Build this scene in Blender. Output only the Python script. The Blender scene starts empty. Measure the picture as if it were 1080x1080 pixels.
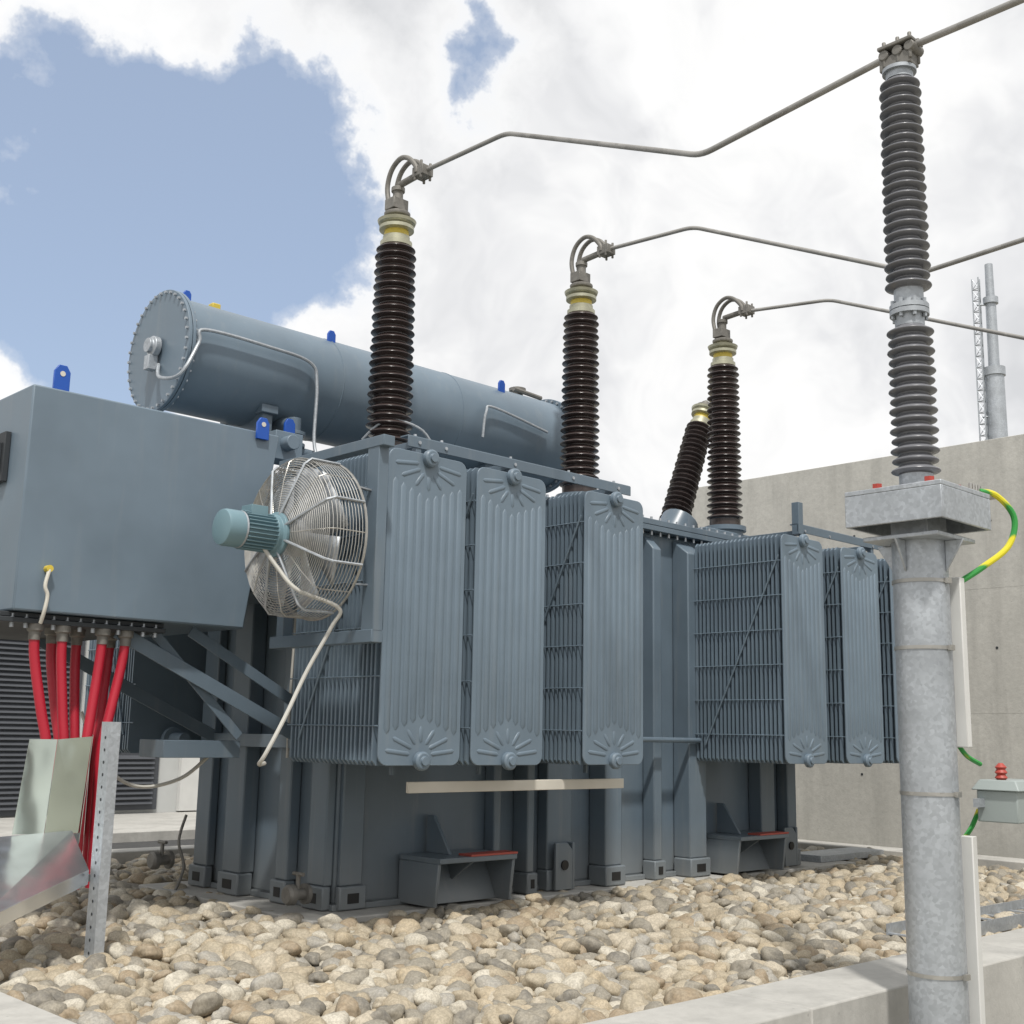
import bpy, math, random
import numpy as np
from mathutils import Vector, Matrix, noise
random.seed(4)
S=bpy.context.scene
S.view_settings.view_transform='Standard'; S.view_settings.look='None'; S.view_settings.exposure=0
COL=S.collection
# ---------------------------------------------------------------- materials
def newmat(name):
    m=bpy.data.materials.new(name); m.use_nodes=True
    nt=m.node_tree; b=nt.nodes['Principled BSDF']; return m,nt,b
def N(nt,t,**k):
    n=nt.nodes.new(t)
    for a,v in k.items():
        setattr(n,a,v)
    return n
def ramp(nt,fac,stops,interp='LINEAR'):
    r=nt.nodes.new('ShaderNodeValToRGB'); r.color_ramp.interpolation=interp
    e=r.color_ramp.elements
    while len(e)<len(stops): e.new(0.5)
    for i,(p,c) in enumerate(stops):
        e[i].position=p; e[i].color=(c[0],c[1],c[2],1) if not isinstance(c,(int,float)) else (c,c,c,1)
    nt.links.new(fac,r.inputs[0]); return r.outputs[0]
def objco(nt): 
    g=nt.nodes.new('ShaderNodeNewGeometry'); return g.outputs['Position']
def noise_t(nt,co,scale,detail=4,rough=.6):
    n=N(nt,'ShaderNodeTexNoise'); n.inputs['Scale'].default_value=scale; n.inputs['Detail'].default_value=detail; n.inputs['Roughness'].default_value=rough
    nt.links.new(co,n.inputs['Vector']); return n.outputs['Fac']
def mixc(nt,f,a,b,mode='MIX'):
    m=nt.nodes.new('ShaderNodeMix'); m.data_type='RGBA'; m.blend_type=mode
    for s,v in ((0,f),(6,a),(7,b)):
        if hasattr(v,'is_linked'): nt.links.new(v,m.inputs[s])
        elif isinstance(v,(int,float)): m.inputs[s].default_value=v
        else: m.inputs[s].default_value=(v[0],v[1],v[2],1)
    return m.outputs[2]
def bump(nt,b,h,strength=.2,dist=.01):
    n=nt.nodes.new('ShaderNodeBump'); n.inputs['Strength'].default_value=strength; n.inputs['Distance'].default_value=dist
    nt.links.new(h,n.inputs['Height']); nt.links.new(n.outputs[0],b.inputs['Normal'])
def sc(c,k): return tuple(x*k for x in c)
def paint(name,col,rough=.42,metal=0,var=.1,dirt=.25,plain=False):
    m,nt,b=newmat(name); co=objco(nt)
    n1=noise_t(nt,co,1.7,3)
    c=ramp(nt,n1,[(.3,sc(col,1-var)),(.7,sc(col,1+var))])
    if not plain:
        mp=N(nt,'ShaderNodeMapping'); mp.inputs['Scale'].default_value=(9,9,.7); nt.links.new(co,mp.inputs[0])
        n3=noise_t(nt,mp.outputs[0],1.5,3)
        c=mixc(nt,ramp(nt,n3,[(.55,0),(.8,dirt)]),c,(.34,.33,.30))
        sx=N(nt,'ShaderNodeSeparateXYZ'); nt.links.new(co,sx.inputs[0])
        low=ramp(nt,sx.outputs[2],[(.0,.38),(.55,0)])
        c=mixc(nt,low,c,(.30,.27,.22))
    nt.links.new(c,b.inputs['Base Color'])
    nt.links.new(ramp(nt,n1,[(.3,rough-.06),(.7,rough+.1)]),b.inputs['Roughness'])
    b.inputs['Metallic'].default_value=metal
    return m
M={}
M['blue']=paint('transformer_paint',(.118,.158,.196),.36,dirt=.18)
M['blue2']=paint('radiator_paint',(.142,.190,.236),.40,dirt=.12)
M['dark']=paint('dark_underside',(.03,.035,.04),.6,plain=True)
M['motor']=paint('motor_paint',(.16,.26,.30),.4,plain=True)
M['bluelug']=paint('lug_blue',(.01,.08,.4),.4,plain=True)
M['yellow']=paint('yellow_paint',(.6,.46,.06),.4,plain=True)
M['red']=paint('red_cable',(.40,.012,.03),.4,plain=True)
M['redp']=paint('red_paint',(.38,.05,.035),.5)
M['white']=paint('white_plastic',(.62,.62,.6),.4,plain=True)
M['cream']=paint('cream_bar',(.6,.57,.5),.55,plain=True)
M['cable']=paint('grey_cable',(.48,.47,.43),.5,plain=True)
M['box']=paint('grey_box_paint',(.30,.34,.33),.45,plain=True)
M['brown']=paint('brown_porcelain',(.042,.030,.028),.26,dirt=.12)
M['grey']=paint('grey_porcelain',(.155,.158,.172),.28,dirt=.15)
M['black']=paint('hole_shade_black',(.012,.012,.012),.5,plain=True)  # near-black colour painted as the shade inside drain holes and hauling eyes
M['wall']=paint('building_render',(.5,.51,.5),.8,var=.06,plain=True)
M['door']=paint('door_paint',(.06,.065,.075),.5,plain=True)
def metal(name,col,rough,met=.75,vs=55):
    m,nt,b=newmat(name); co=objco(nt)
    v=N(nt,'ShaderNodeTexVoronoi'); v.inputs['Scale'].default_value=vs; nt.links.new(co,v.inputs['Vector'])
    s=N(nt,'ShaderNodeSeparateColor'); nt.links.new(v.outputs['Color'],s.inputs[0])
    a=ramp(nt,s.outputs[0],[(0,sc(col,.85)),(1,sc(col,1.1))])
    n=noise_t(nt,co,3,4)
    c=mixc(nt,ramp(nt,n,[(.4,0),(.72,.6)]),a,sc(col,.6))
    nt.links.new(c,b.inputs['Base Color'])
    nt.links.new(ramp(nt,n,[(.3,rough),(.8,rough+.2)]),b.inputs['Roughness'])
    b.inputs['Metallic'].default_value=met
    return m
M['galv']=metal('galvanised_steel',(.46,.49,.52),.4,.55)
M['steel']=metal('guard_steel',(.46,.45,.42),.35,.7,vs=20)
M['alu']=metal('aluminium_conductor',(.37,.36,.34),.45,.6,vs=10)
M['cast']=metal('weathered_casting',(.24,.23,.21),.55,.5,vs=30)
M['brass']=metal('head_casting',(.46,.45,.34),.4,.6,vs=15)
def sheetmat(name,col,rough):
    m,nt,b=newmat(name); co=objco(nt)
    n=noise_t(nt,co,1.6,2)
    nt.links.new(ramp(nt,n,[(.35,sc(col,.85)),(.65,sc(col,1.08))]),b.inputs['Base Color'])
    b.inputs['Metallic'].default_value=.92; b.inputs['Roughness'].default_value=rough
    bump(nt,b,n,.6,.05); return m
M['sheet']=sheetmat('zinc_sheet',(.82,.85,.88),.24)
M['sheetg']=sheetmat('galvanised_sheet_reflection_tint',(.60,.66,.58),.14)  # greenish reflection on the duct sheets is painted into the base colour
def concrete(name,col):
    m,nt,b=newmat(name); co=objco(nt)
    n1=noise_t(nt,co,.9,5,.65); n2=noise_t(nt,co,14,3,.7)
    c=ramp(nt,n1,[(.25,sc(col,.8)),(.75,sc(col,1.12))])
    c=mixc(nt,ramp(nt,n2,[(.35,.3),(.6,0)]),c,sc(col,.7))
    mp=N(nt,'ShaderNodeMapping'); mp.inputs['Scale'].default_value=(2.2,2.2,.25); nt.links.new(co,mp.inputs[0])
    n3=noise_t(nt,mp.outputs[0],1.6,4)
    c=mixc(nt,ramp(nt,n3,[(.48,0),(.70,.55)]),c,sc(col,.6))
    v=N(nt,'ShaderNodeTexVoronoi'); v.inputs['Scale'].default_value=9; nt.links.new(co,v.inputs['Vector'])
    c=mixc(nt,ramp(nt,v.outputs['Distance'],[(.03,.55),(.08,0)]),c,sc(col,.5))
    nt.links.new(c,b.inputs['Base Color']); b.inputs['Roughness'].default_value=.85
    bump(nt,b,n2,.35,.01)
    return m
M['conc']=concrete('cast_concrete',(.52,.51,.47))
M['conc2']=concrete('kerb_concrete',(.45,.44,.41))
def simple(name,c1,c2,scale,rough=.9,bs=.3):
    m,nt,b=newmat(name); co=objco(nt); n=noise_t(nt,co,scale,4,.7)
    nt.links.new(ramp(nt,n,[(.3,c1),(.7,c2)]),b.inputs['Base Color']); b.inputs['Roughness'].default_value=rough
    bump(nt,b,n,bs,.02); return m
M['asph']=simple('asphalt',(.035,.036,.038),(.07,.07,.068),22)
M['soil']=simple('gravel_bed_soil',(.07,.06,.05),(.13,.12,.10),25)
M['ground']=simple('site_ground',(.2,.19,.16),(.32,.30,.25),3)
m,nt,b=newmat('earth_cable'); co=objco(nt)
w=N(nt,'ShaderNodeTexWave'); w.inputs['Scale'].default_value=1.6; w.bands_direction='DIAGONAL'; nt.links.new(co,w.inputs[0])
nt.links.new(ramp(nt,w.outputs['Color'],[(.55,(.7,.62,.02)),(.7,(.03,.28,.05))]),b.inputs['Base Color']); b.inputs['Roughness'].default_value=.4
M['earth']=m
m,nt,b=newmat('river_stone')
oi=N(nt,'ShaderNodeObjectInfo'); tc=N(nt,'ShaderNodeTexCoord')
c=ramp(nt,oi.outputs['Random'],[(0,(.40,.335,.235)),(.13,(.25,.23,.19)),(.27,(.50,.44,.34)),(.38,(.17,.16,.14)),(.48,(.42,.36,.26)),(.62,(.58,.54,.45)),(.73,(.31,.235,.15)),(.84,(.35,.335,.30)),(.93,(.47,.385,.26))],'CONSTANT')
n=noise_t(nt,tc.outputs['Object'],22,3,.7)
n2=noise_t(nt,tc.outputs['Object'],90,2,.7)
c=mixc(nt,ramp(nt,n,[(.35,.0),(.7,.5)]),c,(.44,.39,.30))
c=mixc(nt,ramp(nt,n2,[(.4,.4),(.6,0)]),c,(.15,.13,.10))
nt.links.new(c,b.inputs['Base Color']); b.inputs['Roughness'].default_value=.7
M['stone']=m
# ---------------------------------------------------------------- geometry helper
def empty(name):
    e=bpy.data.objects.new(name,None); COL.objects.link(e); e.empty_display_size=.3; return e
class Part:
    def __init__(s): s.v=[]; s.f=[]
    def add(s,vs,fs):
        o=len(s.v); s.v+= [tuple(v) for v in vs]; s.f+=[tuple(i+o for i in f) for f in fs]; return s
    def box(s,x0,x1,y0,y1,z0,z1):
        vs=[(x,y,z) for z in (z0,z1) for y in (y0,y1) for x in (x0,x1)]
        return s.add(vs,[(0,2,3,1),(4,5,7,6),(0,1,5,4),(2,6,7,3),(0,4,6,2),(1,3,7,5)])
    def hexa(s,b4,t4):
        return s.add(list(b4)+list(t4),[(3,2,1,0),(4,5,6,7),(0,1,5,4),(1,2,6,5),(2,3,7,6),(3,0,4,7)])
    def prism(s,poly,ext):
        n=len(poly); e=Vector(ext); p=[Vector(q) for q in poly]
        vs=p+[q+e for q in p]
        return s.add(vs,[tuple(range(n-1,-1,-1)),tuple(range(n,2*n))]+[(i,(i+1)%n,(i+1)%n+n,i+n) for i in range(n)])
    def beam(s,p0,p1,w,h,up=(0,0,1)):
        p0=Vector(p0);p1=Vector(p1);d=(p1-p0).normalized();u=Vector(up)
        sd=d.cross(u)
        if sd.length<1e-4: sd=d.cross(Vector((1,0,0)))
        sd.normalize();u=sd.cross(d)
        q=[(-w/2,-h/2),(w/2,-h/2),(w/2,h/2),(-w/2,h/2)]
        return s.add([p+sd*a+u*b for p in (p0,p1) for a,b in q],[(3,2,1,0),(4,5,6,7),(0,1,5,4),(1,2,6,5),(2,3,7,6),(3,0,4,7)])
    def lathe(s,prof,org,axis=(0,0,1),n=32,caps=True):
        a=Vector(axis).normalized(); t=Vector((1,0,0)) if abs(a.x)<.9 else Vector((0,1,0))
        u=a.cross(t).normalized(); w=a.cross(u); o=Vector(org); vs=[];fs=[]
        for r,h in prof:
            for i in range(n):
                th=2*math.pi*i/n; vs.append(o+a*h+(u*math.cos(th)+w*math.sin(th))*r)
        m=len(prof)
        for j in range(m-1):
            for i in range(n):
                k=(i+1)%n; fs.append((j*n+i,j*n+k,(j+1)*n+k,(j+1)*n+i))
        if caps: fs.append(tuple(range(n-1,-1,-1))); fs.append(tuple((m-1)*n+i for i in range(n)))
        return s.add(vs,fs)
    def cyl(s,p0,p1,r0,r1=None,n=20):
        p0=Vector(p0);p1=Vector(p1); r1=r0 if r1 is None else r1
        return s.lathe([(r0,0),(r1,(p1-p0).length)],p0,p1-p0,n)
    def tube(s,pts,r,n=10,closed=False,smooth=0):
        P=[Vector(p) for p in pts]
        if smooth:
            Q=[];L=len(P)
            for i in range(L-1):
                a=P[max(i-1,0)];b_=P[i];c_=P[i+1];d=P[min(i+2,L-1)]
                for k in range(smooth):
                    t=k/smooth
                    Q.append(.5*((2*b_)+(c_-a)*t+(2*a-5*b_+4*c_-d)*t*t+(-a+3*b_-3*c_+d)*t**3))
            Q.append(P[-1]);P=Q
        m=len(P);vs=[];fs=[];ref=None
        for i in range(m):
            if closed: d=(P[(i+1)%m]-P[i-1])
            else: d=P[min(i+1,m-1)]-P[max(i-1,0)]
            d.normalize()
            if ref is None:
                t=Vector((0,0,1)) if abs(d.z)<.9 else Vector((1,0,0)); ref=d.cross(t).normalized()
            else:
                ref=(ref-d*ref.dot(d)).normalized()
            w=d.cross(ref)
            for k in range(n):
                th=2*math.pi*k/n; vs.append(P[i]+(ref*math.cos(th)+w*math.sin(th))*r)
        for i in range(m if closed else m-1):
            j=(i+1)%m
            for k in range(n):
                l=(k+1)%n; fs.append((i*n+k,i*n+l,j*n+l,j*n+k))
        if not closed: fs.append(tuple(range(n-1,-1,-1))); fs.append(tuple((m-1)*n+k for k in range(n)))
        return s.add(vs,fs)
    def ring(s,c,axis,R,r,n=40,m=6):
        a=Vector(axis).normalized(); t=Vector((1,0,0)) if abs(a.x)<.9 else Vector((0,1,0))
        u=a.cross(t).normalized(); w=a.cross(u); c=Vector(c)
        return s.tube([c+(u*math.cos(2*math.pi*i/n)+w*math.sin(2*math.pi*i/n))*R for i in range(n)],r,m,closed=True)
    def bolts(s,c,axis,R,k,r=.012,h=.02):
        a=Vector(axis).normalized(); t=Vector((1,0,0)) if abs(a.x)<.9 else Vector((0,1,0))
        u=a.cross(t).normalized(); w=a.cross(u); c=Vector(c)
        for i in range(k):
            th=2*math.pi*i/k; p=c+(u*math.cos(th)+w*math.sin(th))*R; s.cyl(p,p+a*h,r,n=6)
        return s
    def obj(s,name,mat,parent=None,bev=0,ang=35,smooth=True):
        me=bpy.data.meshes.new(name); me.from_pydata(s.v,[],s.f); me.update()
        me.materials.append(M[mat])
        if smooth:
            me.shade_smooth(); me.set_sharp_from_angle(angle=math.radians(ang))
        o=bpy.data.objects.new(name,me); COL.objects.link(o)
        if parent: o.parent=parent
        if bev:
            md=o.modifiers.new('b','BEVEL'); md.width=bev; md.segments=2; md.limit_method='ANGLE'; md.angle_limit=math.radians(40)
        return o
# ---------------------------------------------------------------- setting
g=Part()
prof=[(-400,-.75),(3.27,-.75),(3.27,-.06),(600,-.06)]
xs=[-300,600]
g.add([(x,y,z) for x in xs for y,z in prof],[(0,4,5,1),(1,5,6,2),(2,6,7,3)]); g.obj('ground','ground',smooth=False)
Part().box(-20,13.5,11.9,13.6,-.05,-.015).obj('access_road','asph')
Part().box(-20,13.5,13.6,16.5,-.05,.1).obj('pavement','conc2',bev=.01)
kb=empty('concrete_kerb')
x=2.25
k=0
while x<13.3:
    x2=min(x+2.8,13.4); Part().box(x+.003,x2-.003,3.25,3.72,-.76,.10).obj('front_edge_%d'%k,'conc2',kb,bev=.01); x=x2; k+=1
Part().box(2.1,2.5,3.723,11.9,-.3,.05).obj('side_edge','conc2',kb,bev=.012)
Part().box(2.503,13.4,11.62,11.9,-.1,.09).obj('back_edge','conc2',kb,bev=.012)
Part().box(13.0,13.4,3.723,11.617,-.3,.09).obj('end_edge','conc2',kb,bev=.012)
cw=empty('concrete_wall')
segs=[(-6,-1.6),(-1.6,2.8),(2.8,7.2),(7.2,10.95)]
for i,(a,b_) in enumerate(segs):
    Part().box(13.85,14.15,a+.004,b_-.004,-.08,4.88).obj('panel_%d'%i,'conc',cw,bev=.006)
p=Part()
for a,b_ in segs:
    for yy in (a+.9,b_-.9):
        for zz in (.9,2.4,3.9): p.cyl((13.846,yy,zz),(13.9,yy,zz),.016,n=10)
p.obj('tie_holes','dark',cw)
p=Part()
for a,b_ in segs:
    for zz in (1.65,3.1): p.box(13.8485,13.852,a+.02,b_-.02,zz,zz+.006)
    p.box(13.8482,13.8518,(a+b_)/2,(a+b_)/2+.006,-.05,4.86)
p.obj('formwork_marks','conc',cw)
bd=empty('switchgear_building')
Part().box(-8,11.5,16.5,22,.1,4.3).obj('walls','wall',bd)
Part().box(-8.1,11.6,16.4,22.1,4.3,4.5).obj('roof_edge','conc2',bd)
def louvre(x0,x1,z0,z1,nm):
    p=Part(); p.box(x0,x1,16.44,16.497,z0,z1); p.obj(nm+'_frame','door',bd)
    p=Part(); k=int((z1-z0-.16)/.07)
    for i in range(k):
        z=z0+.08+i*.07
        p.hexa([(x0+.08,16.40,z),(x1-.08,16.40,z),(x1-.08,16.41,z+.003),(x0+.08,16.41,z+.003)],[(x0+.08,16.435,z+.05),(x1-.08,16.435,z+.05),(x1-.08,16.445,z+.05),(x0+.08,16.445,z+.05)])
    p.obj(nm+'_slats','door',bd)
louvre(3.2,4.6,.12,2.7,'door_a');louvre(4.65,6.05,.12,2.7,'door_b');louvre(6.15,7.5,.12,2.7,'door_d');louvre(7.85,8.75,.15,1.05,'vent_a');louvre(7.7,8.8,1.3,2.6,'vent_b')
Part().box(9.1,11,16.42,16.497,.12,1.2).obj('white_panel','white',bd)
mast=empty('tubular_mast')
mx,my=29.6,13.15; q=1.08
p=Part(); p.lathe([(r_,z_*q) for r_,z_ in [(.34,0),(.30,7),(.25,7.01),(.23,9.8),(.27,9.8),(.27,10),(.14,10),(.13,11.6),(.19,11.6),(.19,11.75),(.11,11.75),(.1,12.6)]],(mx,my,0),n=20); p.obj('tube','galv',mast)
p=Part()
lc=Vector((mx-.24,my+.26,0)); ld=Vector((.7,-.7,0))*.10
legs=[lc-ld,lc+ld,lc+Vector((-.12,-.12,0))]
for l_ in legs: p.tube([l_,l_+Vector((0,0,13.2))],.018,5)
for i in range(44):
    z=Vector((0,0,i*.3)); z2=Vector((0,0,(i+1)*.3))
    for a in range(3):
        b2=(a+1)%3; p.tube([legs[a]+z,legs[b2]+z],.012,4); p.tube([legs[a]+z,legs[b2]+z2],.010,4)
for z in (7,9.5,12.5): p.tube([(lc.x,lc.y,z),(mx,my,z)],.03,5)
p.obj('lattice_ladder','galv',mast)
# ---------------------------------------------------------------- gravel
stones=bpy.data.collections.new('stone_shapes')
for k in range(12):
    bpy.ops.mesh.primitive_ico_sphere_add(subdivisions=3,radius=1)
    o=bpy.context.object; o.name='river_stone_shape_%d'%k; me=o.data
    rx,ry,rz=.070*random.uniform(.9,1.3),.070*random.uniform(.7,1),.070*random.uniform(.5,.78)
    off=Vector((k*7.3,k*3.1,k))
    for v in me.vertices:
        c0=v.co.normalized()
        d=1+.34*noise.noise(c0*1.1+off)+.10*noise.noise(c0*2.6+off)
        e=Vector([math.copysign(abs(t)**.88,t) for t in c0])
        v.co=Vector((e.x*rx,e.y*ry,e.z*rz))*d
    me.shade_smooth(); me.materials.append(M['stone'])
    for c_ in list(o.users_collection): c_.objects.unlink(o)
    stones.objects.link(o)
pts=[]
def fill(x0,x1,y0,y1,sp,zlo,zhi,jit=.45):
    nx=int((x1-x0)/sp);ny=int((y1-y0)/sp)
    for i in range(nx):
        for j in range(ny):
            x=x0+(i+.5+random.uniform(-jit,jit))*sp; y=y0+(j+.5+random.uniform(-jit,jit))*sp
            if 5.45<x<11.1 and 7.5<y<9.2: continue
            h=.035*noise.noise(Vector((x*.8,y*.8,0)))+.025*noise.noise(Vector((x*3,y*3,4)))
            if 5.0<x<12.1 and 7.1<y<9.7: h-=.035
            pts.append((x,y,random.uniform(zlo,zhi)+h-.04))
for lay in ((.095,-.035,-.01),(.11,-.005,.03),(.18,.03,.06)):
    fill(2.53,12.98,3.76,11.6,*lay)
me=bpy.data.meshes.new('gravel'); me.from_pydata(pts,[],[]); me.materials.append(M['stone'])
gr=bpy.data.objects.new('gravel',me); COL.objects.link(gr)
ng=bpy.data.node_groups.new('scatter_stones','GeometryNodeTree')
ng.interface.new_socket('Geometry',in_out='INPUT',socket_type='NodeSocketGeometry')
ng.interface.new_socket('Geometry',in_out='OUTPUT',socket_type='NodeSocketGeometry')
gi=ng.nodes.new('NodeGroupInput');go=ng.nodes.new('NodeGroupOutput')
ip=ng.nodes.new('GeometryNodeInstanceOnPoints');ci=ng.nodes.new('GeometryNodeCollectionInfo')
ci.inputs['Collection'].default_value=stones; ci.inputs['Separate Children'].default_value=True; ci.inputs['Reset Children'].default_value=True
ip.inputs['Pick Instance'].default_value=True
rv=ng.nodes.new('FunctionNodeRandomValue');rv.data_type='FLOAT_VECTOR';rv.inputs[0].default_value=(-.5,-.5,0);rv.inputs[1].default_value=(.5,.5,6.28)
rs=ng.nodes.new('FunctionNodeRandomValue');rs.data_type='FLOAT';rs.inputs[2].default_value=.45;rs.inputs[3].default_value=1.3;rs.inputs['Seed'].default_value=5
L=ng.links.new
L(gi.outputs[0],ip.inputs['Points']);L(ci.outputs[0],ip.inputs['Instance']);L(rv.outputs[0],ip.inputs['Rotation']);L(rs.outputs[1],ip.inputs['Scale']);L(ip.outputs[0],go.inputs[0])
md=gr.modifiers.new('scatter','NODES'); md.node_group=ng
bed=Part().add([(2.5,3.72,-.045),(13,3.72,-.045),(13,11.65,-.045),(2.5,11.65,-.045)],[(0,1,2,3)]).obj('bed','soil',smooth=False); bed.parent=gr
Part().box(5.0,12.0,7.12,9.6,-.05,.03).obj('foundation_slab','conc2',bev=.01)
# ---------------------------------------------------------------- transformer
T=empty('power_transformer')
X0,X1,Y0,Y1=5.40,11.25,7.44,9.33
ZT=3.37
p=Part()
p.box(X0,X1,Y0,Y1,.06,ZT-.12)
p.obj('tank','blue',T,bev=.03)
p=Part(); p.box(X0-.1,X1+.1,Y0-.1,Y1+.1,ZT-.12,ZT-.07); p.box(X0-.1,X1+.1,Y0-.1,Y1+.1,ZT-.066,ZT-.01)
p.obj('cover_flange','blue',T,bev=.004)
p=Part()
x=X0
while x<X1:
    p.cyl((x,Y0-.06,ZT-.16),(x,Y0-.06,ZT+.02),.013,n=6); x+=.13
y=Y0
while y<Y1: p.cyl((X0-.06,y,ZT-.16),(X0-.06,y,ZT+.02),.013,n=6); y+=.13
p.obj('cover_bolts','galv',T)
p=Part(); p.box(X0-.04,X1+.04,Y0-.05,Y1+.05,.032,.075); p.obj('base_plate','blue',T,bev=.005)
p=Part();h=Part()
for xc,w,d in ((5.52,.2,.05),(6.9,.08,.12),(7.22,.08,.18),(7.62,.3,.12),(8.22,.22,.2),(8.9,.12,.14),(9.42,.26,.2),(10.62,.24,.16),(11.08,.16,.14)):
    p.hexa([(xc-w/2,Y0-d,.2),(xc+w/2,Y0-d,.2),(xc+w/2,Y0-.004,.2),(xc-w/2,Y0-.004,.2)],[(xc-w/2,Y0-d,ZT-.3),(xc+w/2,Y0-d,ZT-.3),(xc+w/2,Y0-.004,ZT-.16),(xc-w/2,Y0-.004,ZT-.16)])
    p.box(xc-w/2-.02,xc+w/2+.02,Y0-d-.03,Y0-.02,.035,.2)
    h.box(xc-w/4,xc+w/4,Y0-d-.034,Y0-d-.025,.08,.15)
for yc,w,d in ((7.56,.22,.08),(7.98,.16,.1),(8.62,.26,.14),(9.2,.22,.08)):
    p.box(X0-d,X0-.004,yc-w/2,yc+w/2,.2,ZT-.25)
    p.box(X0-d-.025,X0-.03,yc-w/2-.02,yc+w/2+.02,.035,.2)
    h.box(X0-d-.029,X0-d-.015,yc-w/4,yc+w/4,.08,.15)
p.obj('stiffener_ribs','blue',T,bev=.012); h.obj('rib_drain_holes','black',T)
p=Part(); p.tube([(8.0,7.2,1.28),(9.5,7.2,1.28)],.025,10); p.obj('cross_pipe','blue',T)
p=Part();r=Part();h=Part()
for bx,q0 in ((5.98,7.5),(9.68,10.85)):
    w=.78; yf=Y0-.5; zt=.36
    p.box(bx,bx+w,yf,Y0-.02,zt,zt+.04)
    p.prism([(bx+.26,Y0-.02,zt+.04),(bx+.26,Y0-.02,zt+.32),(bx+.26,Y0-.10,zt+.32),(bx+.26,yf+.2,zt+.04)],(.03,0,0))
    for xx in (bx,bx+w-.03):
        p.prism([(xx,Y0-.02,zt),(xx,yf+.02,zt),(xx,yf+.06,.05),(xx,Y0-.02,.05)],(.03,0,0))
    p.prism([(bx+.35,Y0-.02,zt),(bx+.35,yf+.04,zt),(bx+.35,Y0-.02,.08)],(.03,0,0))
    p.hexa([(bx+.03,Y0-.3,.05),(bx+w-.03,Y0-.3,.05),(bx+w-.03,Y0-.27,.05),(bx+.03,Y0-.27,.05)],[(bx+.03,Y0-.15,zt),(bx+w-.03,Y0-.15,zt),(bx+w-.03,Y0-.12,zt),(bx+.03,Y0-.12,zt)])
    r.box(bx+.3,bx+w,yf-.004,yf+.14,zt+.0405,zt+.055)
    h.cyl((q0+.1,yf+.286,.24),(q0+.1,yf+.31,.24),.04)
    p.prism([(q0,yf+.3,.04),(q0+.2,yf+.3,.04),(q0+.2,yf+.3,.36),(q0+.14,yf+.3,.42),(q0,yf+.3,.42)],(0,.03,0))
    p.box(q0+.2,q0+.23,yf+.3,Y0,.04,.42)
p.obj('jacking_brackets','blue',T,bev=.006); r.obj('jacking_pad_marks','redp',T); h.obj('hauling_eyes','black',T)
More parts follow.
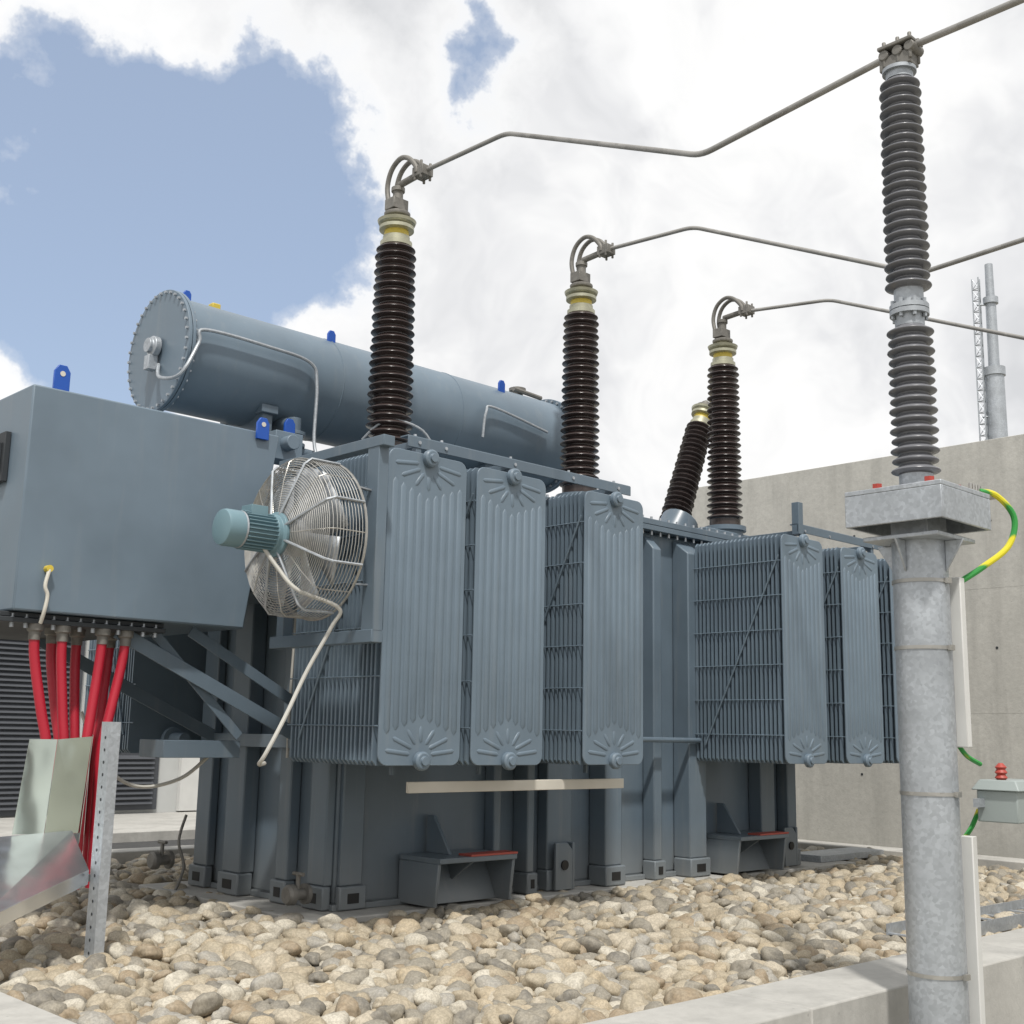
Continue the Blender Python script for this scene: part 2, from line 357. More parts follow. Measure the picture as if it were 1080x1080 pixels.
# ---- radiators
YR,ZB,ZR=6.25,1.09,3.17
def radiator(x0,yf,yb,name):
    x1=x0+.69; xc=(x0+x1)/2
    E=empty(name); E.parent=T
    p=Part(); n=int(abs(yb-yf)/.046)
    sgn=1 if yb>yf else -1
    for i in range(1,n):
        y=yf+sgn*i*.046
        c=.03; jx=random.uniform(-.003,.003)
        poly=[(x0+c,ZB),(x1-c,ZB),(x1,ZB+c),(x1,ZR-c),(x1-c,ZR),(x0+c,ZR),(x0,ZR-c),(x0,ZB+c)]
        p.prism([(a+jx,y,b_) for a,b_ in poly],(0,.017,0))
    p.obj('fin_stack','blue2',E,smooth=False)
    R=.07; poly=[]
    for cx,cz,a0 in ((x1-R,ZR-R,0),(x0+R,ZR-R,90),(x0+R,ZB+R,180),(x1-R,ZB+R,270)):
        for k in range(6):
            a=math.radians(a0+k*18); poly.append((cx+R*math.cos(a),cz+R*math.sin(a)))
    p=Part()
    p.prism([(a,yf+.006*sgn,b_) for a,b_ in poly],(0,-.016*sgn,0))
    p.obj('front_plate','blue2',E,bev=.004)
    p=Part(); K=9
    def flute(P0,P1,wd,ht=.009):
        P0=Vector(P0);P1=Vector(P1); d=(P1-P0).normalized(); sd=Vector((d.z,0,-d.x)); nn=Vector((0,-sgn,0)); base=Vector((0,yf-.0098*sgn,0))
        rows=[]
        L_=(P1-P0).length
        for t,k in ((0,.15),(wd*.6/L_,1),(1-wd*.6/L_,1),(1,.15)):
            c=P0+(P1-P0)*t
            rows.append([base+c+sd*(wd/2*k*math.cos(a))+nn*(ht*k*math.sin(a)) for a in [math.pi*q/6 for q in range(7)]])
        vs=[v for r_ in rows for v in r_]
        fs=[(j*7+i,j*7+i+1,(j+1)*7+i+1,(j+1)*7+i) for j in range(3) for i in range(6)]
        p.add(vs,fs)
    for k in range(K):
        xx=x0+.06+(x1-x0-.12)*k/(K-1)
        e=.30-.10*abs(k-(K-1)/2)/((K-1)/2)
        flute((xx,0,ZB+e),(xx,0,ZR-e),.05)
    for zc,s_ in ((ZB+.055,1),(ZR-.055,-1)):
        for a in (12,38,62,90,118,142,168):
            a=math.radians(a); r0=.09
            tgt=Vector((xc+math.cos(a)*min(.3,.2/max(.3,abs(math.sin(a)))+.02),0,zc+s_*math.sin(a)*.2))
            flute((xc+math.cos(a)*r0,0,zc+s_*math.sin(a)*r0),tgt,.03,.006)
    p.obj('plate_flutes','blue2',E,ang=50)
    p=Part()
    for zc in (ZB+.03,ZR-.03):
        p.lathe([(.062,0),(.062,.035),(.05,.045),(.03,.045),(.03,.06)],(xc,yf-.01*sgn,zc),(0,-sgn,0),20)
    for zc in (ZB+.12,ZR-.12):
        p.cyl((xc,yf,zc),(xc,Y0+.02 if sgn>0 else Y1-.02,zc),.055)
        p.cyl((xc,yb+.02*sgn,zc),(xc,yb+.06*sgn,zc),.1)
    p.obj('header_pipes','blue2',E,bev=.003)
    p=Part()
    for zc in np.linspace(ZB+.25,ZR-.25,6):
        p.tube([(x0-.006,yf,zc),(x0-.006,yb,zc)],.005,6)
    p.tube([(x0-.012,yf+.02*sgn,ZR-.2),(x0-.012,yb-.15*sgn,ZB+.15)],.009,6)
    p.obj('spacer_rods','blue2',E)
for i,x in enumerate((4.83,5.62,6.74,9.39,10.41,11.35)):
    radiator(x,YR,7.27,'radiator_front_%d'%(i+1))
for i,x in enumerate((4.83,5.62,6.74,9.39,10.41)):
    radiator(x,10.5,9.55,'radiator_rear_%d'%(i+1))
p=Part()
p.beam((5.25,6.62,3.38),(7.66,6.62,3.38),.09,.012);p.beam((5.25,6.575,3.34),(7.66,6.575,3.34),.012,.08)
p.beam((10.18,6.62,3.40),(11.95,6.62,3.40),.09,.012);p.beam((10.18,6.575,3.36),(11.95,6.575,3.36),.012,.08)
for x in (5.35,6.3,7.5,10.3,11.6):
    p.beam((x,6.6,3.12),(x,6.6,3.37),.05,.05); p.beam((x,6.6,3.33),(x,7.4,3.33),.06,.05)
p.beam((10.22,6.6,3.3),(10.22,6.6,3.62),.08,.08)
p.obj('radiator_support_rail','blue',T,bev=.003)
p=Part()
for x in (5.35,5.6,6.3,6.95,7.5,10.3,10.75,11.6): p.cyl((x,6.56,3.34),(x,6.575,3.34),.014,n=6); p.cyl((x,6.62,3.385),(x,6.62,3.41),.012,n=6)
p.obj('rail_bolts','galv',T)
p=Part(); p.box(5.3,7.5,6.5,6.53,.90,.975); p.obj('lower_tie_bar','cream',T,bev=.004)
p=Part()
for x in (5.18,5.97,7.09): p.beam((x,6.54,1.02),(x,6.54,1.2),.03,.02)
p.obj('tie_bar_hangers','blue',T)
# ---- fan
fy,fz=6.53,2.52
F=empty('cooling_fan'); F.parent=T
p=Part()
p.box(4.60,4.68,6.05,6.17,1.92,3.17);p.box(4.60,4.68,7.05,7.13,1.92,3.13)
p.box(4.595,4.685,6.05,7.2,1.85,1.93);p.box(4.595,4.685,6.0,7.2,3.10,3.17)
p.obj('mounting_frame','blue',F,bev=.004)
p=Part(); RF=.51
XC,XF,XB=4.18,4.28,4.50
def fp(x,r,th): return Vector((x,fy+r*math.cos(th),fz+r*math.sin(th)))
for k in range(16):
    th=2*math.pi*k/16
    p.tube([fp(XB,RF,th),fp(XF,RF,th),fp(XF-.035,RF*.95,th),fp(XF-.07,RF*.7,th),fp(XC,.13,th)],.004,4)
gx=[(.13,XC),(.7*RF,XF-.07),(.95*RF,XF-.035),(RF,XF)]
R_=.14
while R_<RF:
    x_=np.interp(R_,[a for a,_ in gx],[b for _,b in gx]); p.ring((x_,fy,fz),(1,0,0),R_,.0032,40,4); R_+=.0155
for x_ in np.arange(XF,XB,.024): p.ring((x_,fy,fz),(1,0,0),RF+.002,.003,44,4)
p.ring((XB,fy,fz),(1,0,0),RF+.005,.009,44,6)
p.obj('wire_guard','steel',F)
p=Part()
for k in range(8):
    th=math.pi/8+math.pi/4*k
    p.tube([fp(XB,RF+.012,th),fp(XF,RF+.012,th),fp(XF-.04,RF*.95,th),fp(XC-.02,.13,th)],.009,6)
for th in (.6,2.5,3.8,5.6): p.beam(fp(XB,RF,th),(4.62,fp(0,RF*.98,th).y,fp(0,RF*.98,th).z),.03,.01)
p.obj('guard_arms','galv',F)
p=Part()
for k in range(7):
    a=2*math.pi*k/7
    rows=[]
    for r_ in np.linspace(.1,.46,7):
        w=.10+.28*(r_-.1); tw=.6-.4*(r_-.1)/.36
        row=[]
        for q in np.linspace(-1,1,5):
            th=a+q*w/r_*math.cos(tw)*.85
            row.append(fp(4.35+q*w*math.sin(tw)*.7+.02*q*q,r_,th))
        rows.append(row)
    vs=[v for r_ in rows for v in r_]; p.add(vs,[(j*5+i,j*5+i+1,(j+1)*5+i+1,(j+1)*5+i) for j in range(6) for i in range(4)])
p.lathe([(.12,0),(.12,.12),(.09,.15)],(4.27,fy,fz),(1,0,0),24)
o=p.obj('blades','galv',F); s_=o.modifiers.new('s','SOLIDIFY'); s_.thickness=.006
p=Part(); MX=3.77
p.lathe([(.07,0),(.11,.01),(.116,.03),(.116,.13),(.104,.14),(.104,.34),(.125,.35),(.125,.38),(.145,.39),(.145,.41)],(MX,fy,fz),(1,0,0),28)
p.cyl((MX+.3,fy,fz),(4.28,fy,fz),.05)
for k in range(28):
    th=2*math.pi*k/28; c0=fp(MX+.14,.112,th);c1=fp(MX+.35,.112,th); p.beam(c0,c1,.006,.024,up=(fp(3.95,1,th)-fp(3.95,0,th)))
p.box(MX+.18,MX+.30,fy-.06,fy+.06,fz+.1,fz+.16)
p.obj('motor','motor',F,bev=.002)
p=Part(); p.lathe([(.117,0),(.118,.012)],(MX+.125,fy,fz),(1,0,0),28); p.obj('motor_band','galv',F)
p=Part()
p.tube([(MX+.3,fy-.03,fz-.1),(MX+.36,fy-.1,fz-.22),(4.22,fy-.2,fz-.36),(4.46,6.22,2.06),(4.44,6.26,1.94),(4.30,6.3,1.66),(4.16,6.3,1.38),(4.05,6.32,1.16),(4.06,6.4,1.10),(4.16,6.5,1.10)],.013,8,smooth=8)
p.obj('fan_cable','cable',T)
# ---- cable box (left)
C=empty('cable_box'); C.parent=T
yc0,yc1=7.5,9.3
p=Part(); p.hexa([(2.94,yc0,2.0),(4.57,yc0,2.0),(4.57,yc1,2.0),(2.94,yc1,2.0)],[(2.94,yc0,3.44),(4.78,yc0,3.44),(4.78,yc1,3.44),(2.94,yc1,3.44)])
p.obj('housing','blue2',C,bev=.012)
p=Part(); p.box(2.75,4.0,yc0+.05,yc1-.1,1.93,1.96); p.box(2.78,4.0,yc0+.08,yc1-.1,1.965,1.995); p.obj('gland_plate','dark',C,bev=.003)
p=Part()
for k in range(14): 
    x=2.8+k*.088; p.cyl((x,yc0+.09,1.90),(x,yc0+.09,1.93),.014,n=6); p.cyl((x,yc0+.09,1.96),(x,yc0+.09,1.985),.014,n=6)
p.obj('gland_bolts','galv',C)
p=Part(); p.box(4.78,5.3,7.7,9.1,2.3,3.2); p.obj('box_throat','blue',C,bev=.01)
p=Part(); p.box(2.90,2.937,7.78,8.0,2.84,3.17); p.box(2.87,2.90,7.82,7.96,2.9,3.1)
p.obj('side_latch','dark',C,bev=.004)
p=Part()
for yy in (7.65,8.9):
    p.beam((3.7,yy,1.93),(5.3,yy,1.2),.012,.1); p.beam((3.72,yy+.05,1.97),(5.3,yy+.05,1.24),.1,.012)
p.beam((4.25,7.67,1.97),(5.3,7.67,1.42),.012,.08)
p.beam((3.95,7.69,1.98),(4.7,7.69,1.25),.012,.07)
p.beam((5.25,7.6,1.22),(5.25,9.0,1.22),.1,.1)
p.box(4.15,4.75,7.75,8.1,1.1,1.22)
p.obj('struts','blue',C,bev=.003)
p=Part(); p.tube([(3.13,7.48,2.24),(3.13,7.46,2.26),(3.11,7.455,2.16),(3.13,7.455,2.10),(3.12,7.46,2.0),(3.12,7.5,1.93)],.012,8,smooth=5); p.obj('earth_lead','cream',C)
p=Part(); p.cyl((3.13,7.45,2.27),(3.13,7.5,2.27),.022); p.obj('earth_point','yellow',C)
p=Part()
def lug(x,y,z,s_=1.0):
    w=.05*s_
    p.prism([(x-w,y,z),(x+w,y,z),(x+w,y,z+.12*s_),(x+w*.5,y,z+.16*s_),(x-w*.5,y,z+.16*s_),(x-w,y,z+.12*s_)],(0,.025,0))
lug(3.13,7.52,3.44,1.05);lug(4.62,7.47,3.38);lug(6.0,8.65,4.70,.8);lug(5.45,8.4,3.70,1.0);lug(8.05,8.6,4.68,.8);lug(4.7,8.9,4.80,.7)
p.obj('lifting_lugs','bluelug',T,bev=.003)
h=Part()
for x,y,z in ((3.13,7.518,3.55),(4.62,7.468,3.49)): h.cyl((x,y-.001,z),(x,y+.002,z),.018,n=12)
h.obj('lug_eyes','cream',T)
# ---- conservator
cx0,cx1,cy,cz,cr=4.5,8.94,8.9,4.33,.465
K=empty('conservator'); K.parent=T
p=Part(); p.lathe([(cr,0),(cr,cx1-cx0)],(cx0,cy,cz),(1,0,0),64); p.obj('shell','blue2',K)
p=Part()
for x in (cx0-.03,cx0+.005,cx1-.03,cx1+.005): p.lathe([(cr+.045,0),(cr+.045,.028)],(x,cy,cz),(1,0,0),64)
p.lathe([(.06,0),(cr-.05,.05)],(cx0-.035,cy,cz),(1,0,0),48)
p.obj('end_flanges','blue2',K,bev=.003)
p=Part(); p.bolts((cx0-.05,cy,cz),(1,0,0),cr+.02,36,.013,.1); p.bolts((cx1-.05,cy,cz),(1,0,0),cr+.02,36,.013,.1); p.obj('flange_bolts','galv',K)
p=Part()
for x in (6.0,7.4): p.ring((x,cy,cz),(1,0,0),cr,.006,64,6)
p.obj('weld_seams','blue2',K)
p=Part()
for x in (5.35,7.9):
    p.box(x-.1,x+.1,cy-.35,cy+.35,3.36,3.42); p.box(x-.05,x+.05,cy-.3,cy+.3,3.42,4.0)
    p.box(x-.08,x+.08,cy-.34,cy+.34,3.92,3.99)
p.obj('saddles','blue',K,bev=.006)
p=Part(); p.lathe([(.085,0),(.085,.05),(.06,.06),(.06,.09)],(cx0-.05,cy-.02,cz+.02),(-1,0,0),24); p.box(cx0-.13,cx0-.05,cy-.05,cy+.03,cz-.18,cz-.06)
p.obj('oil_level_gauge','galv',K,bev=.004)
p=Part()
p.tube([(4.46,8.85,4.2),(4.40,8.7,4.05),(4.42,8.4,4.02),(4.55,8.38,4.3),(4.6,8.38,4.42),(5.2,8.38,4.42),(5.6,8.38,4.38),(5.68,8.38,4.2),(5.68,8.38,3.7),(5.7,8.3,3.5)],.015,8,smooth=6)
p.tube([(7.6,8.38,4.1),(7.62,8.36,4.35),(7.75,8.38,4.42),(8.5,8.40,4.32)],.013,8,smooth=6)
p.tube([(5.9,8.0,3.7),(6.0,7.8,3.85),(6.3,7.7,3.8),(6.5,7.7,3.55)],.012,8,smooth=6)
p.obj('oil_pipes','galv',T)
p=Part()
p.cyl((5.55,8.5,3.9),(5.55,8.5,3.45),.06);p.cyl((5.45,8.5,3.62),(6.9,8.5,3.55),.05);p.cyl((5.55,8.9,3.9),(5.55,8.5,3.85),.06)
p.lathe([(.1,0),(.1,.03),(.07,.03),(.07,.1),(.1,.1),(.1,.13)],(5.55,8.5,3.65),(0,0,1),20)
p.lathe([(.09,0),(.11,.03),(.11,.14),(.06,.18)],(5.05,8.3,3.45),(0,0,1),20)
p.obj('gas_relay_pipe','blue',T,bev=.003)
p=Part(); p.box(5.0,5.25,7.9,8.1,3.37,3.6); p.cyl((5.1,7.8,3.5),(5.1,7.92,3.5),.06); p.obj('gauge_box','blue2',T,bev=.006)
p=Part()
p.box(4.91,4.99,cy-.05,cy+.03,cz+cr-.01,cz+cr+.06)
p.obj('plug_caps','yellow',T,bev=.01)
p=Part(); p.lathe([(.07,0),(.07,.06),(.1,.06),(.1,.09),(.04,.09),(.04,.14)],(7.0,cy,cz+cr-.01),(0,0,1),20)
p.lathe([(.06,0),(.06,.06),(.09,.07),(.09,.10),(.03,.12)],(8.55,cy,cz+cr-.01),(0,0,1),20); p.tube([(8.4,cy-.1,cz+cr+.04),(8.8,cy-.1,cz+cr+.02)],.025,8)
p.obj('valves_on_top','cast',K)
# ---- HV bushings
def sheds(p,org,axis,z0,z1,rb,rt,core,nsh,n=40):
    prof=[];pitch=(z1-z0)/nsh
    for i in range(nsh):
        z=z0+i*pitch; t=i/nsh; R=rb+(rt-rb)*t; c=core*(rb+(rt-rb)*t)/rb
        if i%2==1: R*=.95
        prof+=[(c,z),(c*1.02,z+pitch*.12),(R*.97,z+pitch*.28),(R,z+pitch*.36),(R*.985,z+pitch*.46),(c*1.1,z+pitch*.82),(c,z+pitch*.97)]
    p.lathe(prof,org,axis,n)
def bushing(name,x,y,zb,ax,L,rb,rt,nsh,top=True):
    B=empty(name);B.parent=T; a=Vector(ax).normalized(); o=Vector((x,y,zb))
    p=Part(); sheds(p,o,a,.03,L,rb,rt,rb*.68,nsh); p.obj('porcelain_sheds','brown',B,ang=60)
    p=Part(); p.lathe([(rb*.98,-.5),(rb*.98,-.1),(rb*1.15,-.1),(rb*1.15,-.05),(rb*.8,-.05),(rb*.8,.04)],o,a,32); p.obj('turret','blue',B)
    p=Part(); p.lathe([(rb*.85,-.05),(rb*.85,.03),(rb*.7,.05)],o,a,32); p.obj('bottom_collar','brown',B)
    p=Part(); p.lathe([(rt*.78,L-.01),(rt*.78,L+.03),(rt*.66,L+.04),(rt*.66,L+.08)],o,a,32);p.lathe([(rt*.62,L+.13),(rt*.85,L+.14),(rt*.85,L+.17),(rt*.70,L+.18),(rt*.9,L+.20),(rt*.95,L+.225),(rt*.4,L+.23),(rt*.4,L+.27)],o,a,32); p.obj('head_casting','brass',B)
    p=Part(); p.lathe([(rt*.6,L+.07),(rt*.6,L+.14)],o,a,32); p.obj('oil_sight_glass','yellow',B)
    if top:
        p=Part(); p.lathe([(.045,L+.23),(.045,L+.50),(.06,L+.50),(.06,L+.54),(.02,L+.54)],o,a,16)
        p.lathe([(.11,L+.27),(.115,L+.285),(.115,L+.30),(.05,L+.31)],o,a,24)
        zc=zb+L+.52
        for dx in (-.05,.05):
            p.tube([(x+dx,y+.05,zb+L+.36),(x+dx,y+.09,zc+.03),(x+dx,y+.04,zc+.18),(x+dx,y-.08,zc+.25),(x+dx,y-.20,zc+.21),(x+dx,y-.30,zc+.10),(x+dx,y-.31,zc+.04)],.023,8,smooth=6)
        p.box(x-.08,x+.08,y-.05,y+.08,zb+L+.33,zb+L+.43)
        p.box(x-.06,x+.06,y-.40,y-.26,zc+.01,zc+.10)
        for q in (-.37,-.29):
            for dx in (-.05,.05): p.cyl((x+dx,y+q,zc-.02),(x+dx,y+q,zc+.14),.013,n=6)
        p.cyl((x,y-.02,zc+.04),(x,y-.4,zc+.06),.03)
        p.obj('terminal_clamp','cast',B,bev=.004)
    else:
        p=Part(); p.lathe([(.05,L+.23),(.05,L+.33),(.02,L+.36)],o,a,16); p.lathe([(.1,L+.25),(.1,L+.28)],o,a,16); q=o+a*(L+.3); p.tube([q,q+Vector((.15,-.1,.05)),q+Vector((.3,-.15,-.15))],.02,8,smooth=4); p.obj('terminal','cast',B)
BXS=(6.1,8.45,10.8)
for i,x in enumerate(BXS): bushing('hv_bushing_%d'%(i+1),x,7.9,3.64,(0,0,1),1.80,.2,.178,26)
bushing('neutral_bushing',10.9,8.7,3.72,(.40,0,1),1.38,.18,.16,22,top=False)
p=Part(); p.box(10.2,11.2,7.7,9.0,3.36,3.5); p.box(6.0,6.9,7.6,8.2,3.36,3.42); p.cyl((10.65,8.6,3.4),(10.9,8.6,3.75),.22); p.obj('cover_turrets','blue',T,bev=.01)
p=Part()
for (x,y,z) in ((5.2,7.5,.16),(5.1,9.3,.25)):
    s_=.8
    p.lathe([(.09*s_,0),(.09*s_,.03),(.05*s_,.03),(.05*s_,.12),(.09*s_,.12),(.09*s_,.16),(.07*s_,.18)],(x,y-.02,z),(-1,0,0),16); p.cyl((x-.08,y-.02,z),(x-.08,y-.02,z+.14),.016); p.cyl((x-.08,y-.08,z+.14),(x-.08,y+.04,z+.14),.014)
p.obj('drain_valves','cast',T)
p=Part(); p.tube([(5.2,9.25,.6),(5.12,9.2,.4),(5.15,9.15,.2),(5.05,9.1,.0)],.012,8,smooth=5); p.obj('tank_earth_cable','cast',T)
p=Part()
p.tube([(5.2,7.75,1.1),(5.22,7.78,1.6),(5.25,7.8,2.2)],.014,6); p.tube([(5.2,7.82,1.1),(5.22,7.85,1.6),(5.25,7.87,2.2)],.010,6)
p.tube([(4.6,7.9,1.12),(4.4,7.95,.95),(4.1,8.0,.9),(3.9,8.1,1.05),(3.75,8.2,1.4)],.014,6,smooth=6)
p.obj('control_cables','cable',T)
# ---------------------------------------------------------------- conductors
def cond(name,pts):
    P=[Vector(q) for q in pts]; out=[P[0]]
    for i in range(1,len(P)-1):
        a=(P[i-1]-P[i]).normalized();b_=(P[i+1]-P[i]).normalized(); d=.10
        for k in range(6):
            t=k/5; out.append((P[i]+a*d)*(1-t)**2+P[i]*2*t*(1-t)+(P[i]+b_*d)*t*t)
    out.append(P[-1])
    p=Part(); p.tube(out,.0195,12); return p.obj(name,'alu')
cond('overhead_conductor',[(6.1,7.52,6.02),(6.18,6.62,6.06),(5.85,4.43,4.98),(5.665,2.95,5.0),(5.58,-3,4.97)])
cond('overhead_conductor.001',[(8.45,7.52,6.02),(8.63,6.64,6.04),(8.68,4.42,4.99),(8.5,2.95,4.98),(8.4,-3,4.96)])
cond('overhead_conductor.002',[(10.8,7.52,6.0),(11.0,6.64,5.96),(10.95,4.42,4.98),(10.95,2.95,4.97),(10.95,-3,4.95)])
# ---------------------------------------------------------------- post insulator
Q=empty('insulator_support_column'); px,py=5.665,2.95
dz=-.04
p=Part(); p.lathe([(.135,-.75),(.135,2.33+dz)],(px,py,0),(0,0,1),40)
p.obj('steel_column','galv',Q)
p=Part()
def bz(x0,x1,y0,y1,z0,z1): p.box(x0,x1,y0,y1,z0+dz,z1+dz)
bz(px-.26,px+.26,py-.26,py+.26,2.56,2.585)
bz(px-.26,px-.245,py-.26,py+.26,2.40,2.56);bz(px+.245,px+.26,py-.26,py+.26,2.40,2.56)
bz(px-.245,px+.245,py-.26,py-.245,2.40,2.56);bz(px-.245,px+.245,py+.245,py+.26,2.40,2.56)
bz(px-.2,px+.2,py-.2,py+.2,2.33,2.352)
for s1,s2 in ((1,0),(-1,0),(0,1),(0,-1)):
    a=Vector((px+s1*.135,py+s2*.135,2.33+dz))
    p.prism([a,a+Vector((s1*.1,s2*.1,0)),a+Vector((0,0,-.16))],(.012*abs(s2),.012*abs(s1),0))
bz(px-.1,px+.1,py-.1,py+.1,2.352,2.56)
p.obj('head_plate','galv',Q,bev=.004)
p=Part()
for z in (1.75,1.05,.22,2.08):
    p.lathe([(.1365,0),(.1395,0),(.1395,.018),(.1365,.018)],(px,py,z),(0,0,1),40,caps=False); p.box(px-.02,px+.02,py-.155,py-.137,z-.004,z+.022)
p.obj('strap_bands','steel',Q)
p=Part(); sheds(p,(px,py,0),(0,0,1),2.64,3.43,.122,.119,.078,15,48); sheds(p,(px,py,0),(0,0,1),3.63,4.83,.119,.110,.074,22,48); p.obj('porcelain_sheds','grey',Q,ang=60)
p=Part()
p.lathe([(.11,2.545),(.11,2.57),(.085,2.57),(.085,2.64)],(px,py,0)); p.lathe([(.075,3.43),(.075,3.49),(.1,3.49),(.1,3.515)],(px,py,0));p.lathe([(.1,3.52),(.1,3.545),(.075,3.545),(.075,3.63)],(px,py,0)); p.bolts((px,py,3.47),(0,0,1),.086,8,.011,.1)
p.lathe([(.072,4.83),(.072,4.87),(.09,4.87),(.09,4.89)],(px,py,0))
p.obj('metal_flanges','galv',Q)
p=Part(); p.box(px-.05,px+.05,py-.09,py+.09,4.89,4.97)
for dy in (-.09,-.02,.06): 
    p.cyl((px-.06,py+dy,4.98),(px+.06,py+dy,4.98),.03,n=12); p.cyl((px-.045,py+dy,4.91),(px-.045,py+dy,5.06),.012,n=6);p.cyl((px+.045,py+dy,4.91),(px+.045,py+dy,5.06),.012,n=6)
p.box(px-.07,px+.07,py-.11,py+.09,5.01,5.03)
p.obj('conductor_clamp','cast',Q,bev=.005)
p=Part()
for a in (45,135,225,315): 
    q=(px+.2*math.cos(math.radians(a)),py+.2*math.sin(math.radians(a))); p.cyl((*q,2.545),(*q,2.59),.026,n=6)
p.obj('red_bolt_caps','redp',Q)
p=Part()
for k in range(5): p.cyl((px+.17+k*.03,py-.2,2.545),(px+.17+k*.03,py-.2,2.60),.01,n=6)
p.box(px+.1,px+.42,py-.23,py-.17,2.55,2.56); p.obj('earth_terminal_bar','steel',Q)
p=Part()
p.tube([(px+.26,py-.2,2.57),(px+.38,py-.24,2.56),(px+.46,py-.29,2.45),(px+.42,py-.27,2.3),(px+.28,py-.19,2.18),(px+.17,py-.12,2.10)],.016,10,smooth=8)
p.tube([(px+.15,py-.08,1.3),(px+.2,py-.1,1.24),(px+.3,py-.12,1.20)],.012,8,smooth=6)
p.tube([(px+.26,py-.12,.98),(px+.22,py-.1,.9),(px+.16,py-.09,.85)],.012,8,smooth=6)
p.obj('earth_cable','earth',Q)
p=Part(); tx,ty=px+.125,py-.115
p.box(tx,tx+.05,ty-.03,ty+.03,1.28,2.12); p.box(tx,tx+.05,ty-.03,ty+.03,-.75,.86); p.obj('cable_trunking','white',Q,bev=.005)
sx,sy=px+.30,py-.26
p=Part(); p.box(sx-.14,sx+.2,sy-.1,sy+.1,.93,1.08); p.hexa([(sx-.16,sy-.12,1.08),(sx+.22,sy-.12,1.08),(sx+.22,sy+.12,1.08),(sx-.16,sy+.12,1.08)],[(sx-.13,sy-.09,1.13),(sx+.19,sy-.09,1.13),(sx+.19,sy+.09,1.13),(sx-.13,sy+.09,1.13)])
p.obj('surge_counter','box',Q,bev=.006)
p=Part(); p.lathe([(.02,1.13),(.03,1.14),(.02,1.155),(.03,1.165),(.02,1.18),(.028,1.19),(.01,1.21)],(sx-.08,sy,0),n=16); p.obj('counter_insulator','redp',Q)
p=Part(); p.box(px+.1,px+.35,py-.2,py-.17,1.0,1.04); p.obj('counter_bracket','galv',Q)
# ---------------------------------------------------------------- red cables
PC=empty('power_cable_bundle')
p=Part();e=Part()
for x,y,xb,yb in ((3.13,7.6,3.25,7.55),(3.31,7.6,3.36,7.55),(3.58,7.6,3.50,7.55),(3.75,7.62,3.62,7.58),(3.35,7.85,3.42,7.75),(3.52,7.85,3.52,7.75),(3.78,7.9,3.68,7.78)):
    p.tube([(x,y,1.9),(x+(xb-x)*.1,y,1.72),(x+(xb-x)*.6,(y+yb)/2,1.4),(xb,yb,1.15),(xb,yb,.85),(xb,yb,.3)],.032,12,smooth=6)
    e.lathe([(.05,0),(.05,.04),(.036,.05),(.036,.1)],(x,y,1.93),(0,0,-1),16)
p.obj('red_cables','red',PC); e.obj('cable_glands','cast',PC)
D=empty('sheet_metal_cable_duct')
p=Part()
def sheet(a,b_,c_,d,th=(0,.004,0)): p.prism([a,b_,c_,d],th)
sheet((2.98,7.3,.67),(3.17,7.3,.665),(3.23,7.36,1.22),(3.06,7.36,1.22))
sheet((3.174,7.3,.665),(3.40,7.34,.66),(3.47,7.40,1.24),(3.234,7.36,1.22))
sheet((3.41,7.345,.60),(3.72,8.1,.60),(3.78,8.1,1.25),(3.475,7.405,1.25),(.004,0,0))
p.obj('duct_side_sheets','sheetg',D,smooth=False)
p=Part()
sheet((2.45,7.31,.64),(3.34,7.295,.68),(3.24,6.82,.50),(2.40,6.25,.34),(0,0,-.004))
sheet((2.38,6.245,.34),(3.24,6.815,.50),(3.24,6.815,.42),(2.38,6.245,.26))
sheet((2.45,7.32,.45),(3.34,7.305,.45),(3.34,7.305,.675),(2.45,7.32,.635))
sheet((3.345,7.3,.45),(3.41,7.34,.45),(3.41,7.34,.66),(3.345,7.3,.66))
p.obj('cover_sheet','sheet',D,smooth=False)
p=Part()
bx=3.26
p.box(bx,bx+.005,6.72,6.84,-.08,1.33);p.box(bx+.005,bx+.06,6.72,6.725,-.08,1.33);p.box(bx+.005,bx+.06,6.835,6.84,-.08,1.33)
p.box(2.80,2.805,7.2,7.28,-.08,.6);p.box(2.805,2.85,7.2,7.205,-.08,.6); p.beam((2.8,7.25,.40),(bx,6.85,.45),.04,.04)
p.obj('support_channel','galv',D)
h=Part()
for k in range(18): h.cyl((bx-.002,6.78,.05+k*.07),(bx+.001,6.78,.05+k*.07),.009,n=10)
h.obj('channel_slots','dark',D)
tr=empty('ladder_cable_tray')
p=Part(); p.box(7.6,12.9,3.95,3.955,.03,.12); p.box(7.6,12.9,4.3,4.305,.03,.12)
for k in range(26): p.box(7.62+k*.2,7.66+k*.2,3.955,4.3,.05,.06)
p.obj('rails_and_rungs','galv',tr)
p=Part(); p.box(11.6,12.9,7.3,7.7,.03,.10); p.obj('drain_cover','galv',bev=.005)
# ---------------------------------------------------------------- camera
cam=bpy.data.cameras.new('camera'); co=bpy.data.objects.new('camera',cam); COL.objects.link(co)
cam.sensor_width=36; cam.lens=1280/1080*36; cam.clip_end=2000
co.matrix_world=Matrix.Translation((0,0,1.3))@Matrix.Rotation(math.radians(-43.7),4,'Z')@Matrix.Rotation(math.radians(90+10.4),4,'X')@Matrix.Rotation(math.radians(1.1),4,'Z')
S.camera=co
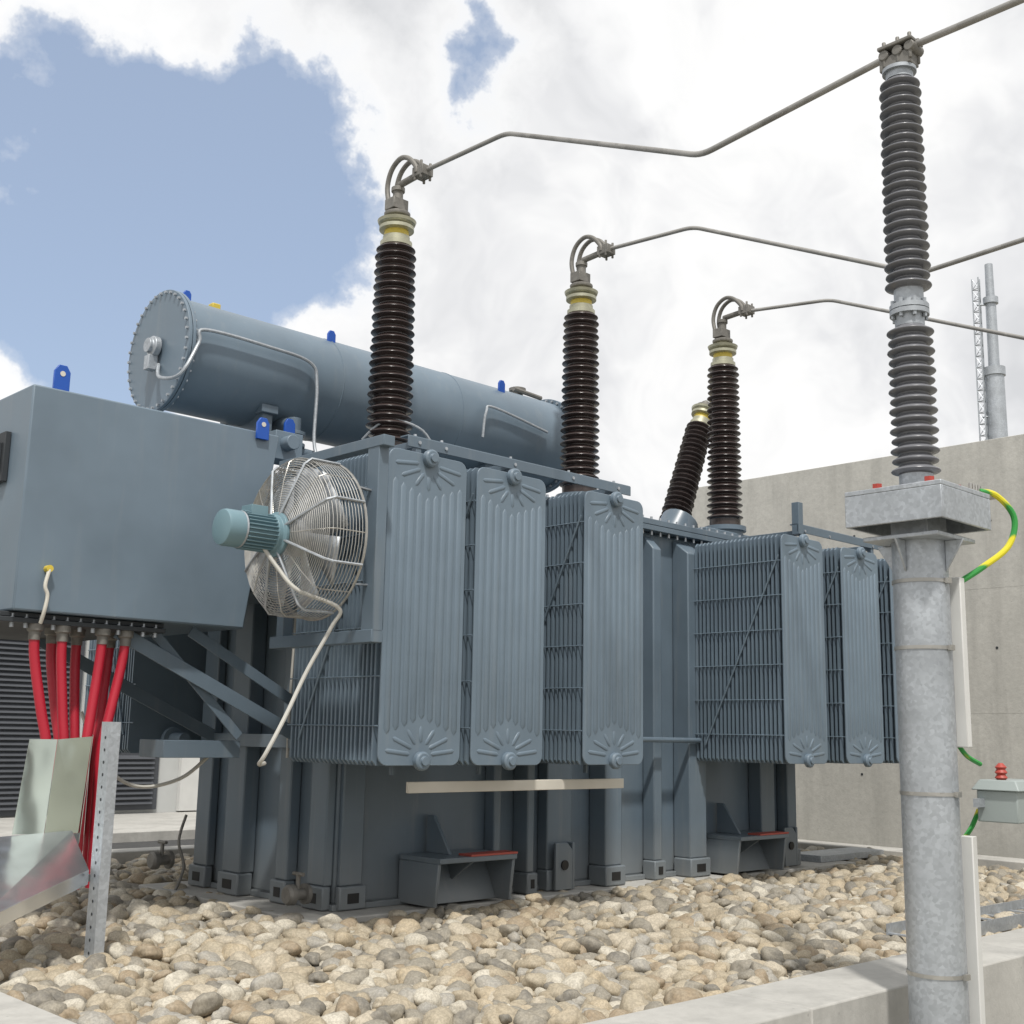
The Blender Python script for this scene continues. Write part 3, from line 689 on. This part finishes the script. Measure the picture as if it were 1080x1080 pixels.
# ---------------------------------------------------------------- light
sd=Vector((-.40,-.52,1.15)).normalized()
sun=bpy.data.lights.new('sun','SUN'); so=bpy.data.objects.new('sun',sun); COL.objects.link(so)
sun.energy=3.3; sun.angle=math.radians(3); sun.color=(1,.965,.91)
so.rotation_euler=sd.to_track_quat('Z','Y').to_euler(); so.location=(0,0,30)
W=bpy.data.worlds.new('World'); S.world=W; W.use_nodes=True; nt=W.node_tree
bg=nt.nodes['Background']
sky=N(nt,'ShaderNodeTexSky'); sky.sky_type='NISHITA'; sky.sun_disc=False
sky.sun_elevation=math.asin(sd.z); sky.sun_rotation=math.atan2(sd.x,sd.y); sky.air_density=1.0; sky.dust_density=1.5
tc=N(nt,'ShaderNodeTexCoord'); D0=tc.outputs['Generated']
def math_(op,a,b_=None,clamp=False):
    n=nt.nodes.new('ShaderNodeMath'); n.operation=op; n.use_clamp=clamp
    for i,v in enumerate((a,b_)):
        if v is None: continue
        if hasattr(v,'is_linked'): nt.links.new(v,n.inputs[i])
        else: n.inputs[i].default_value=v
    return n.outputs[0]
wn=N(nt,'ShaderNodeTexNoise'); wn.inputs['Scale'].default_value=5; wn.inputs['Detail'].default_value=3; wn.inputs['Roughness'].default_value=.6; nt.links.new(D0,wn.inputs['Vector'])
ws=N(nt,'ShaderNodeVectorMath',operation='SUBTRACT'); nt.links.new(wn.outputs['Color'],ws.inputs[0]); ws.inputs[1].default_value=(.5,.5,.5)
wm=N(nt,'ShaderNodeVectorMath',operation='SCALE'); nt.links.new(ws.outputs[0],wm.inputs[0]); wm.inputs['Scale'].default_value=.20
wa=N(nt,'ShaderNodeVectorMath',operation='ADD'); nt.links.new(D0,wa.inputs[0]); nt.links.new(wm.outputs[0],wa.inputs[1]); D_=wa.outputs[0]
fine=noise_t(nt,D0,9,6,.6)
gaps=[((.393,.830,.396),.125,12),((.450,.790,.410),.085,12),((.569,.658,.493),.0,12),((.357,.874,.329),.08,12),((.652,.527,.545),-.01,14)]
acc=None
for v,r_,k in gaps:
    d=nt.nodes.new('ShaderNodeVectorMath'); d.operation='DISTANCE'; nt.links.new(D_,d.inputs[0]); d.inputs[1].default_value=Vector(v).normalized()
    q=math_('MULTIPLY',math_('SUBTRACT',d.outputs['Value'],r_),k)
    acc=q if acc is None else math_('MINIMUM',acc,q)
acc=math_('MINIMUM',acc,1.2)
f=math_('ADD',acc,math_('MULTIPLY',math_('SUBTRACT',fine,.5),2.3))
cov=ramp(nt,f,[(0,.06),(.14,.28),(.26,.9),(.42,1)])
cs=noise_t(nt,D_,4.5,5,.58)
ccol=ramp(nt,cs,[(.34,(.70,.71,.73)),(.46,(.84,.845,.86)),(.56,(.98,.98,.98)),(.66,(1.06,1.05,1.04))])
edge=ramp(nt,f,[(.2,1),(1.0,0)])
ccol=mixc(nt,edge,ccol,(1.03,1.03,1.03))
sk=mixc(nt,1.0,sky.outputs[0],(.14,.14,.145),'MULTIPLY')
sk=mixc(nt,.42,sk,(.52,.64,.82))
fin=mixc(nt,cov,sk,ccol)
nt.links.new(fin,bg.inputs['Color']); bg.inputs['Strength'].default_value=1.0
